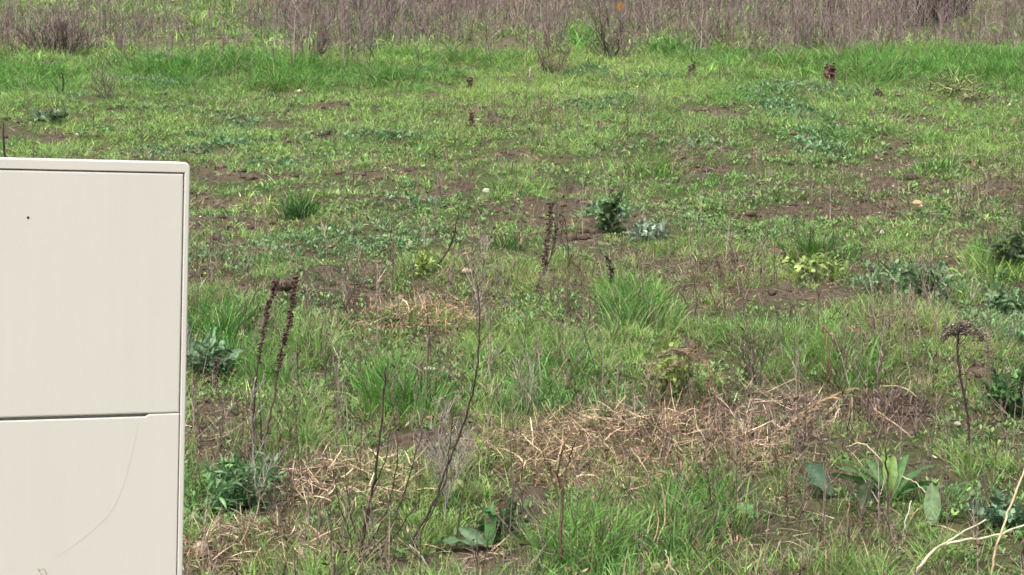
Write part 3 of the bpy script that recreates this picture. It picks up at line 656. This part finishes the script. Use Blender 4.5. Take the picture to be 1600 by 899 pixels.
# pale bent stems, bottom right
def bent(foot, stems, label, col, r):
    b = on_ground(*foot); g = Geo()
    for pts, st, rr in stems:
        start = b if st is None else at_y(st[0], st[1], b.y)
        pa = [start]+[at_y(px, py, b.y+.02*i) for i, (px, py) in enumerate(pts)]
        pa = smooth_path(pa, 6, .0012); tube(g, pa, rr, np.array(col), 5)
    return tag(g.build("dry_stalk", M_DRY, None, origin=b), label, "dry stalk", "pale bent stalks at the bottom right")
bent((1425,905), [([(1440,882),(1462,858),(1500,846),(1555,838),(1610,818)], None, [.0040,.0036,.0024]), ([(1495,838),(1540,813)], (1462,858), [.0026,.0018])],
     "forked straw coloured stalk lying low across the bottom right corner", (.62,.58,.40), .003)
bent((1548,905), [([(1556,860),(1572,810),(1588,765),(1608,720)], None, [.0030,.0024])], "straight tan stalk leaning right and crossing the forked straw stalk", (.60,.48,.30), .003)
bent((1062,905), [([(1045,880),(1040,860)], None, [.0016,.001])], "short curved whitish stalk on the straw at the bottom middle", (.6,.55,.45), .002)
bent((1410,845), [([(1416,812),(1424,783)], None, [.0022,.0014])], "pale curved grass stem between the two big dock leaves", (.55,.6,.45), .002)
bent((1462,812), [([(1450,775),(1430,755),(1410,745)], None, [.0020,.0012])], "pale stem arching over the right dock leaf", (.58,.55,.38), .002)
bent((1390,735), [([(1370,712),(1345,693),(1322,700)], None, [.0022,.0014])], "pale dry stem arching above the dock rosette", (.6,.5,.34), .002)
bent((1440,625), [([(1410,606),(1375,604)], None, [.0026,.0018])], "pale straw lying along the top of the dark soil clump", (.62,.55,.32), .002)
bent((1430,690), [([(1405,668),(1380,650),(1365,640)], None, [.0030,.0018])], "tan stalk leaning over the dark soil clump", (.48,.34,.22), .002)
bent((672,895), [([(660,872),(640,852)], None, [.0024,.0014])], "pale green grass stem curving at the bottom edge near the flat leaf", (.45,.52,.36), .002)
fb = corner-h*.30+nrm*.10; fb.z = float(ground_z(fb.x, fb.y)); g = Geo()
tp = corner+h*on_box(50, 879)[0]+up*on_box(50, 879)[1]+nrm*.05; tq = corner+h*on_box(64, 901)[0]+up*on_box(64, 901)[1]+nrm*.055
pa = smooth_path([fb, fb.lerp(tq, .6)+h*.02, tq, tp], 5); tube(g, pa, [.0013, .001, .0006], [.3, .25, .2], 4)
for i in range(14):
    p = tq.lerp(tp, rng.random()*.9); tube(g, [p, p+Vector((rng.normal(0, .003), 0, .005))], [.0007, .0003], [.36, .29, .23], 3)
tag(g.build("dry_grass_tip", M_DRY, None, origin=fb), "thin dry grass tip standing in front of the lower cabinet door", "dry grass")

# umbel
def umbel(foot, neck, centre, w, label):
    b = on_ground(*foot); rt = root_at("dead_umbel", b, label, "dead plant")
    nk = at_y(*neck, b.y); g = Geo(); pa = smooth_path([b]+[at_y(px, py, b.y) for px, py in ((1512,650),(1502,600),(1497,560))]+[nk], 5, .001)
    tube(g, pa, [.0036, .003, .0024], BLK, 5); side_twigs(g, pa, 7, .06, .0014, BLK, .3, .95, .9); part("stem", g, M_STEM, rt)
    g = Geo(); c = at_y(*centre, b.y)
    for i in range(46):
        a = rng.uniform(0, 6.28); r = w*math.sqrt(rng.random()); e = c+Vector((math.cos(a)*r, math.sin(a)*r, .015-.9*r*r/w))
        tube(g, [nk, nk.lerp(e, .5)+Vector((0, 0, .006)), e], [.001, .0006], BLK, 3)
        for j in range(7): lump(g, e+Vector(rng.normal(0, .006, 3)), rng.uniform(.0015, .0034), np.array([.12, .09, .085])*math.exp(rng.normal(0, .4)), 1, .2)
    part("seed_head", g, M_STEM, rt)
umbel((1516,712), (1497,524), (1505,512), .062, "dead flat topped umbel on a dark stem at the right")

# broad leaves
def leaf(g, p, az, L, W, th0, th1, col, roll=0, k=8, fold=.25, wav=.0):
    out = Vector((math.cos(az), math.sin(az), 0)); side = Vector((-math.sin(az), math.cos(az), 0)); p = Vector(p)
    V = []; C = []
    for i in range(k+1):
        t = i/k; th = th0+th1*t; d = out*math.sin(th)+Vector((0, 0, math.cos(th))); nn = out*math.cos(th)-Vector((0, 0, math.sin(th)))
        sd = side*math.cos(roll)+nn*math.sin(roll); n2 = d.cross(sd)
        ww = W*.5*(.10+.95*math.sin(math.pi*min(1, t*.92+.06))**.8)
        if i == k: ww = W*.02
        wv = wav*math.sin(i*2.1+az*5)*W
        V += [p-sd*ww+n2*(fold*ww+wv), p-sd*ww*.5+n2*fold*.35*ww, p, p+sd*ww*.5+n2*fold*.35*ww, p+sd*ww+n2*(fold*ww-wv)]
        c = np.array(col); C += [c*1.05, c, c*1.15+.01, c, c*1.05]; p = p+d*(L/k)
    q = [[i*5+j, i*5+j+1, i*5+j+6, i*5+j+5] for i in range(k) for j in range(4)]
    g.add(np.array(V), q, None, np.clip(np.array(C), 0, .9))
def rosette(foot, label, name, cat, leaves, col):
    """each leaf: (azimuth, length, width, lean, bend[, own colour])"""
    b = on_ground(*foot); rt = root_at(name, b, label, cat)
    for lf in leaves:
        g = Geo(); c = lf[5] if len(lf) > 5 else np.array(col)*math.exp(rng.normal(0, .15)); rl = lf[6] if len(lf) > 6 else rng.normal(0, .5); off = Vector((math.cos(lf[0]), math.sin(lf[0]), 0))*.008
        leaf(g, b+off+Vector((0, 0, .01)), lf[0], lf[1], lf[2], lf[3], lf[4], c, rl, wav=.12)
        g.build("leaf", M_LEAF, rt, origin=b, smooth=True)
    return rt
D = R
DG = (.065, .150, .042)
rosette((1392,786), "large dock rosette with broad dark green leaves at the lower right", "dock_plant", "leafy plant",
  [(D(150),.16,.026,.75,.9),(D(118),.13,.024,.55,.6),(D(92),.15,.022,.35,.9,(.13,.23,.05)),(D(75),.12,.026,.2,.7,(.14,.24,.05)),(D(58),.15,.022,.5,.8),(D(33),.17,.026,.75,.9),(D(12),.13,.022,.9,1.0),
   (D(178),.17,.026,.85,.8),(D(205),.12,.022,1.1,.5),(D(-8),.12,.022,1.0,.7),(D(139),.18,.022,.6,1.1),(D(105),.09,.02,.15,.6,(.15,.26,.06)),(D(160),.14,.02,1.1,.3,(.09,.15,.09))], DG)
rosette((1456,826), "single broad grey green leaf hanging down right of the dock rosette", "broad_leaf", "leaf", [(D(-100),.105,.040,-.45,.35,(.15,.24,.11),.1)], DG)
rosette((1342,808), "insect eaten pale green leaf lying left of the dock rosette", "broad_leaf", "leaf", [(D(-62),.10,.040,.25,.35,(.17,.25,.12),.1)], DG)
rosette((1300,782), "narrow blue green leaf pointing left from the dock rosette", "broad_leaf", "leaf", [(D(110),.14,.04,.9,.5,(.05,.10,.055)), (D(140),.11,.025,1.0,.5,(.06,.12,.06))], DG)
rosette((765,862), "flat shiny dark green leaf low in the grass near the bottom edge", "broad_leaf", "leaf", [(D(178),.13,.046,1.35,.35,(.10,.18,.085)), (D(80),.11,.03,.1,.3,(.07,.19,.05)), (D(150),.09,.03,1.0,.3,(.08,.16,.07))], DG)
rosette((925,815), "small bright green heart shaped leaf beside the forked brown stalk", "broad_leaf", "leaf", [(D(80),.05,.045,.5,.5,(.16,.34,.10))], DG)
rosette((1190,815), "bright green pointed leaf at the foot of the lower middle grass", "broad_leaf", "leaf", [(D(170),.06,.045,1.0,.4,(.16,.34,.12)),(D(30),.05,.03,1.1,.4,(.14,.3,.12))], DG)
BGc = (.15, .245, .115)
def bushy(foot, label, n, hgt, wid, lw, ll, col, stalks=8, cat="leafy plant", name="leafy_weed"):
    b = on_ground(*foot); rt = root_at(name, b, label, cat); g = Geo(); gs = Geo()
    for s in range(stalks):
        a = rng.uniform(0, 6.28); r = wid*math.sqrt(rng.random()); H = hgt*rng.uniform(.5, 1.1)
        foot_ = b+Vector((math.cos(a)*r*.35, math.sin(a)*r*.35, 0)); top = b+Vector((math.cos(a)*r, math.sin(a)*r, H))
        tube(gs, [foot_, foot_.lerp(top, .5)+Vector((0, 0, .01)), top], [.002, .001], np.array(col)*.8, 3)
        for j in range(n):
            t = rng.uniform(.1, 1); p = foot_.lerp(top, t)+Vector(rng.normal(0, .006, 3))
            leaf(g, p, rng.uniform(0, 6.28), ll*rng.uniform(.6, 1.2), lw*rng.uniform(.7, 1.2), rng.uniform(.2, 1.7), rng.uniform(-.3, 1.4), np.array(col)*math.exp(rng.normal(0, .35)), rng.normal(0, .8), 5, .3, .25)
    part("stem", gs, M_STEM, rt); part("foliage", g, M_LEAF, rt)
bushy((1418,470), "spreading blue green leafy clump on the right, below the grass tuft with pale tips", 12, .13, .16, .018, .055, BGc, 22)
bushy((952,366), "upright dark green leafy plant in the middle of the bare patch", 16, .155, .045, .020, .055, (.085,.155,.06), 10)
bushy((1015,372), "silvery collapsed leaf rosette right of the dark green leafy plant", 10, .035, .085, .018, .08, (.23,.31,.22), 8)
bushy((330,590), "blue green leafy weed tight against the cabinet edge", 10, .12, .09, .020, .07, (.13,.22,.115), 12)
bushy((1592,500), "blue green leafy clump cut by the right edge of the view", 12, .10, .13, .016, .05, BGc, 14)
bushy((1585,650), "dark leafy bush low at the right edge", 16, .12, .10, .018, .045, (.075,.16,.05), 14)
bushy((372,800), "soft green feathery clump beside the lower cabinet door", 22, .13, .12, .008, .045, (.13,.25,.10), 22)
bushy((1275,432), "yellow green leafy patch below the grass tuft with pale tips", 12, .09, .14, .016, .04, (.24,.33,.10), 20)
bushy((658,425), "small upright yellow green sprout left of the pale round stone", 14, .11, .03, .012, .035, (.25,.34,.09), 6)
bushy((1055,620), "yellow green leaves under the two curled dry fronds", 14, .14, .05, .02, .06, (.26,.34,.10), 8)
bushy((1560,820), "low bluish clump behind the crossing pale stalks", 10, .06, .10, .016, .04, (.12,.21,.12), 10)
bushy((75,192), "grey green broad leaved weed in the far grass above the cabinet", 12, .05, .16, .022, .07, (.16,.23,.12), 12)
bushy((790,850), "dark green upright leaves left of the lower straw stalks", 8, .09, .05, .02, .06, (.075,.16,.06), 8)
bushy((1010,665), "small green leafy weed at the upper edge of the big straw patch", 10, .05, .06, .016, .04, (.13,.25,.10), 8)
bushy((1580,420), "dark tangled bramble with green leaves at the right edge", 8, .14, .10, .02, .05, (.07,.11,.045), 16)

def tuft(foot, label, n, L, w, rad, col, pale=0.08, th=.6):
    b = on_ground(*foot); g = Geo(); L = L*.68; rad = rad*1.15; m = 12
    sub = rng.normal(0, rad*.55, (m, 2)); I = rng.integers(0, m, n); a = rng.uniform(0, 6.28, n); r = rad*.45*np.sqrt(rng.random(n)); hs = rng.uniform(.55, 1.15, m)[I]
    bx_ = b.x+sub[I, 0]+np.cos(a)*r; by_ = b.y+sub[I, 1]+np.sin(a)*r
    c = jit(col, n, .32, .08)*rng.uniform(.8, 1.35, m)[I][:, None]; pl = rng.random(n) < pale; c[pl] = jit(C_PALE, pl.sum(), .2)
    strips(g, np.stack([bx_, by_, ground_z(bx_, by_)-.005], 1), a+rng.normal(0, .6, n), .05+th*rng.random(n), np.abs(rng.normal(.5, .5, n)), L*hs*rng.uniform(.45, 1.25, n), w*rng.uniform(.7, 1.3, n), np.clip(c, .004, .9), 5)
    return tag(g.build("grass_tuft", M_GRASS, None, origin=b), label, "grass tuft", "taller grass tufts in the meadow")
G1 = (.085, .21, .04)
tuft((475,340), "dark green round tuft standing alone in the upper left meadow", 260, .16, .008, .07, (.04,.11,.025))
tuft((1287,398), "green tuft with pale upright tips, right of centre", 260, .17, .007, .08, (.09,.2,.04), .12)
tuft((985,520), "tall bright green tuft in the middle of the meadow", 300, .24, .005, .09, (.125,.235,.06))
tuft((860,640), "wide bright green tuft above the big straw patch", 360, .17, .005, .12, (.11,.225,.06), .08, .7)
tuft((622,645), "deep green tuft with long blades left of the middle", 360, .20, .005, .10, (.075,.21,.035), .03, .7)
tuft((345,540), "deep green tuft just right of the cabinet", 300, .20, .005, .09, (.06,.17,.03))
tuft((480,560), "bright green tuft right of the dark red seed stalks", 220, .17, .005, .06, (.12,.27,.05), .08)
tuft((1100,840), "green tuft at the bottom, right of the straw patch", 300, .15, .0045, .10, (.10,.205,.06), .1, .8)
tuft((910,893), "pale tipped green tuft cut by the bottom edge", 260, .14, .0045, .09, (.11,.25,.07), .12, .7)
tuft((1570,440), "light green long bladed tuft in front of the dark bramble", 220, .17, .006, .08, (.17,.30,.06), .1, .8)
tuft((800,385), "dark green tuft left of the upright red seed stalk", 160, .10, .006, .06, (.06,.16,.03))
tuft((1010,275), "leafy bright tuft behind the bare patch", 200, .14, .008, .10, (.13,.26,.05))
tuft((1470,268), "bright tuft at the upper right of the meadow", 200, .14, .008, .11, (.13,.26,.06))
tuft((1310,590), "bright tuft around the broken bent stalk", 260, .17, .005, .11, (.11,.25,.05), .05, .7)
tuft((430,600), "short bright tuft between the dark red seed stalks", 200, .14, .005, .07, (.10,.25,.05))
tuft((1240,530), "pale green tuft between straw colours right of the middle", 200, .14, .005, .09, (.15,.28,.07), .1)

# straw heaps that read as things
def heap(foot, label, n, rx, ry, hh, cols, L=.10, w=.0035, name="straw_heap", dark=None, grp="heaps of dead grass"):
    b = on_ground(*foot); g = Geo(); a = rng.uniform(0, 6.28, n); r = np.sqrt(rng.random(n)); x = b.x+np.cos(a)*r*rx; y = b.y+np.sin(a)*r*ry
    z = ground_z(x, y)+rng.random(n)*hh*(1-r**2)
    L = L*.75; c = np.array(cols)[rng.integers(0, len(cols), n)]*np.exp(rng.normal(0, .38, (n, 1)))
    strips(g, np.stack([x, y, z], 1), rng.uniform(0, 6.28, n), rng.normal(1.3, .45, n), rng.normal(.3, .8, n), L*rng.uniform(.4, 1.3, n), w, c, 4, prof=lambda t: 1-.4*t)
    return tag(g.build(name, M_DRY, None, origin=b), label, "dead grass", grp)
heap((970,725), "largest heap of tan dead grass, lower middle of the field", 3300, .45, .32, .11, [(.44,.33,.215),(.35,.25,.165),(.52,.42,.28),(.13,.095,.065),(.24,.175,.12)], .12, .0022)
heap((655,500), "small tan straw heap left of the middle with an orange tint", 700, .22, .20, .05, [(.5,.38,.25),(.42,.27,.17),(.2,.14,.1)], .10, .0034)
heap((425,868), "brown straw heap at the bottom beside the lower cabinet door", 1200, .26, .15, .05, [(.36,.27,.2),(.22,.15,.11),(.45,.36,.26)], .10, .0026)
heap((1490,152), "hay mound of yellowish cut grass near the far weed belt", 600, .22, .35, .16, [(.27,.30,.14),(.18,.22,.08),(.05,.07,.025)], .13, .006)
heap((1210,650), "rough brown dead grass heap right of the two curled fronds", 520, .24, .22, .05, [(.30,.22,.17),(.18,.13,.105),(.42,.34,.24)], .12, .003)
heap((560,765), "pale upright straw clump behind the fan shaped dark weed", 500, .20, .2, .10, [(.55,.44,.30),(.4,.3,.2)], .14, .0026)
heap((1390,650), "dark clump of peaty soil and roots with a pale straw on top", 700, .14, .16, .06, [(.10,.07,.06),(.07,.05,.045),(.2,.15,.12)], .06, .003, "root_clump", grp=None)

# stones
def stone(px, py, r, label, col, name="stone", flat=.65):
    b = on_ground(px, py); g = Geo(); lump(g, b+Vector((0, 0, r*flat*.5)), r, col, flat, .16, 3)
    return tag(g.build(name, M_STONE, None, origin=b, smooth=True), label, "stone", "pale stones lying on the field")
stone(728,438,.021,"rounded pale tan stone in the middle of the field, below the crooked twig",tuple(.72*q for q in (.62,.5,.36)))
stone(672,580,.022,"flat white stone on the dark pebbly spot, biggest of that spot",tuple(.72*q for q in (.62,.6,.52)),flat=.4)
stone(715,590,.010,"small cream pebble right of the flat white stone",tuple(.72*q for q in (.6,.55,.42)))
stone(642,385,.019,"pale yellow stone left of the yellow green sprout",tuple(.72*q for q in (.6,.52,.36)))
stone(760,302,.024,"whitish stone on the bare patch in the upper middle",tuple(.72*q for q in (.55,.54,.45)))
stone(1433,320,.024,"orange tan stone among the grass on the upper right",tuple(.72*q for q in (.55,.37,.22)))
stone(1378,366,.016,"small white stone right of the tuft with pale tips",tuple(.72*q for q in (.7,.68,.58)))
stone(1496,664,.013,"white pebble left of another on bare soil at the right edge",tuple(.6*q for q in (.62,.6,.5)),flat=.4)
stone(1585,652,.014,"cream pebble near the right edge beside the dark leafy bush",tuple(.72*q for q in (.6,.54,.42)))
stone(314,868,.022,"upright tan stone at the lower cabinet edge",tuple(.72*q for q in (.46,.37,.26)),flat=1.0)
stone(430,889,.013,"yellow tan pebble in the brown straw at the bottom",tuple(.72*q for q in (.55,.42,.24)))
stone(713,762,.020,"pale yellow stone at the left edge of the big straw patch",tuple(.72*q for q in (.52,.47,.26)))
stone(1026,888,.013,"small grey tan pebble on the straw near the bottom edge",tuple(.72*q for q in (.45,.38,.28)))
stone(1160,674,.014,"cream stone behind the bushy tan plume",tuple(.72*q for q in (.6,.52,.38)))
stone(1308,442,.010,"tiny cream pebble right of the yellow green leafy patch",tuple(.72*q for q in (.6,.54,.42)))

# shrubs and bits in the weed belt
def bare_shrub(foot, label, H, wid, col, n=26, tw=10):
    b = on_ground(*foot); g = Geo()
    for i in range(n):
        a = rng.uniform(0, 6.28); r = wid*math.sqrt(rng.random()); top = b+Vector((math.cos(a)*r, math.sin(a)*r*.8, H*rng.uniform(.5, 1.05)*(1-.35*(r/wid)**2)))
        s = b+Vector((math.cos(a)*r*.15, math.sin(a)*r*.15, -.02)); pa = smooth_path([s, s.lerp(top, .5)+Vector((math.cos(a)*r*.12, 0, -.02)), top], 4, .008)
        tube(g, pa, [.008, .003], np.array(col)*math.exp(rng.normal(0, .2)), 3); side_twigs(g, pa, tw, .13, .003, col, .2, 1, .9, 1)
    return tag(g.build("bare_shrub", M_STEM, None, origin=b), label, "shrub", "leafless shrubs in the belt of weeds")
bare_shrub((88,88), "dark leafless shrub at the upper left in front of green patches", .36, .32, (.105,.08,.072), 34, 9)
bare_shrub((482,96), "brown leafless shrub jutting out of the weed belt, left of centre", .46, .20, (.165,.125,.115), 16, 10)
bare_shrub((958,94), "thin stemmed leafless shrub below the orange leaf", .50, .28, (.10,.08,.07), 16, 9)
bare_shrub((862,118), "small leafless shrub between the pale stump and the grassy gap", .26, .14, (.15,.12,.09), 12, 7)
bare_shrub((1460,42), "blackish leafless shrub in the belt at the upper right", .46, .42, (.035,.028,.034), 55, 10)
bare_shrub((1120,70), "wiry leafless shrub at the front of the weed belt right of the grassy gap", .34, .2, (.155,.12,.11), 12, 9)
bare_shrub((1296,66), "tall narrow leafless shrub with upright dark stems in the right of the belt", .75, .06, (.09,.065,.06), 5, 14)
b = on_ground(965, 62); g = Geo(); leaf(g, at_y(968, 17, b.y), D(-60), .085, .06, .3, .6, (.75,.33,.05), .4, 6)
tag(g.build("orange_leaf", M_LEAF, None, smooth=True), "single orange leaf caught on the weeds at the top edge", "leaf")
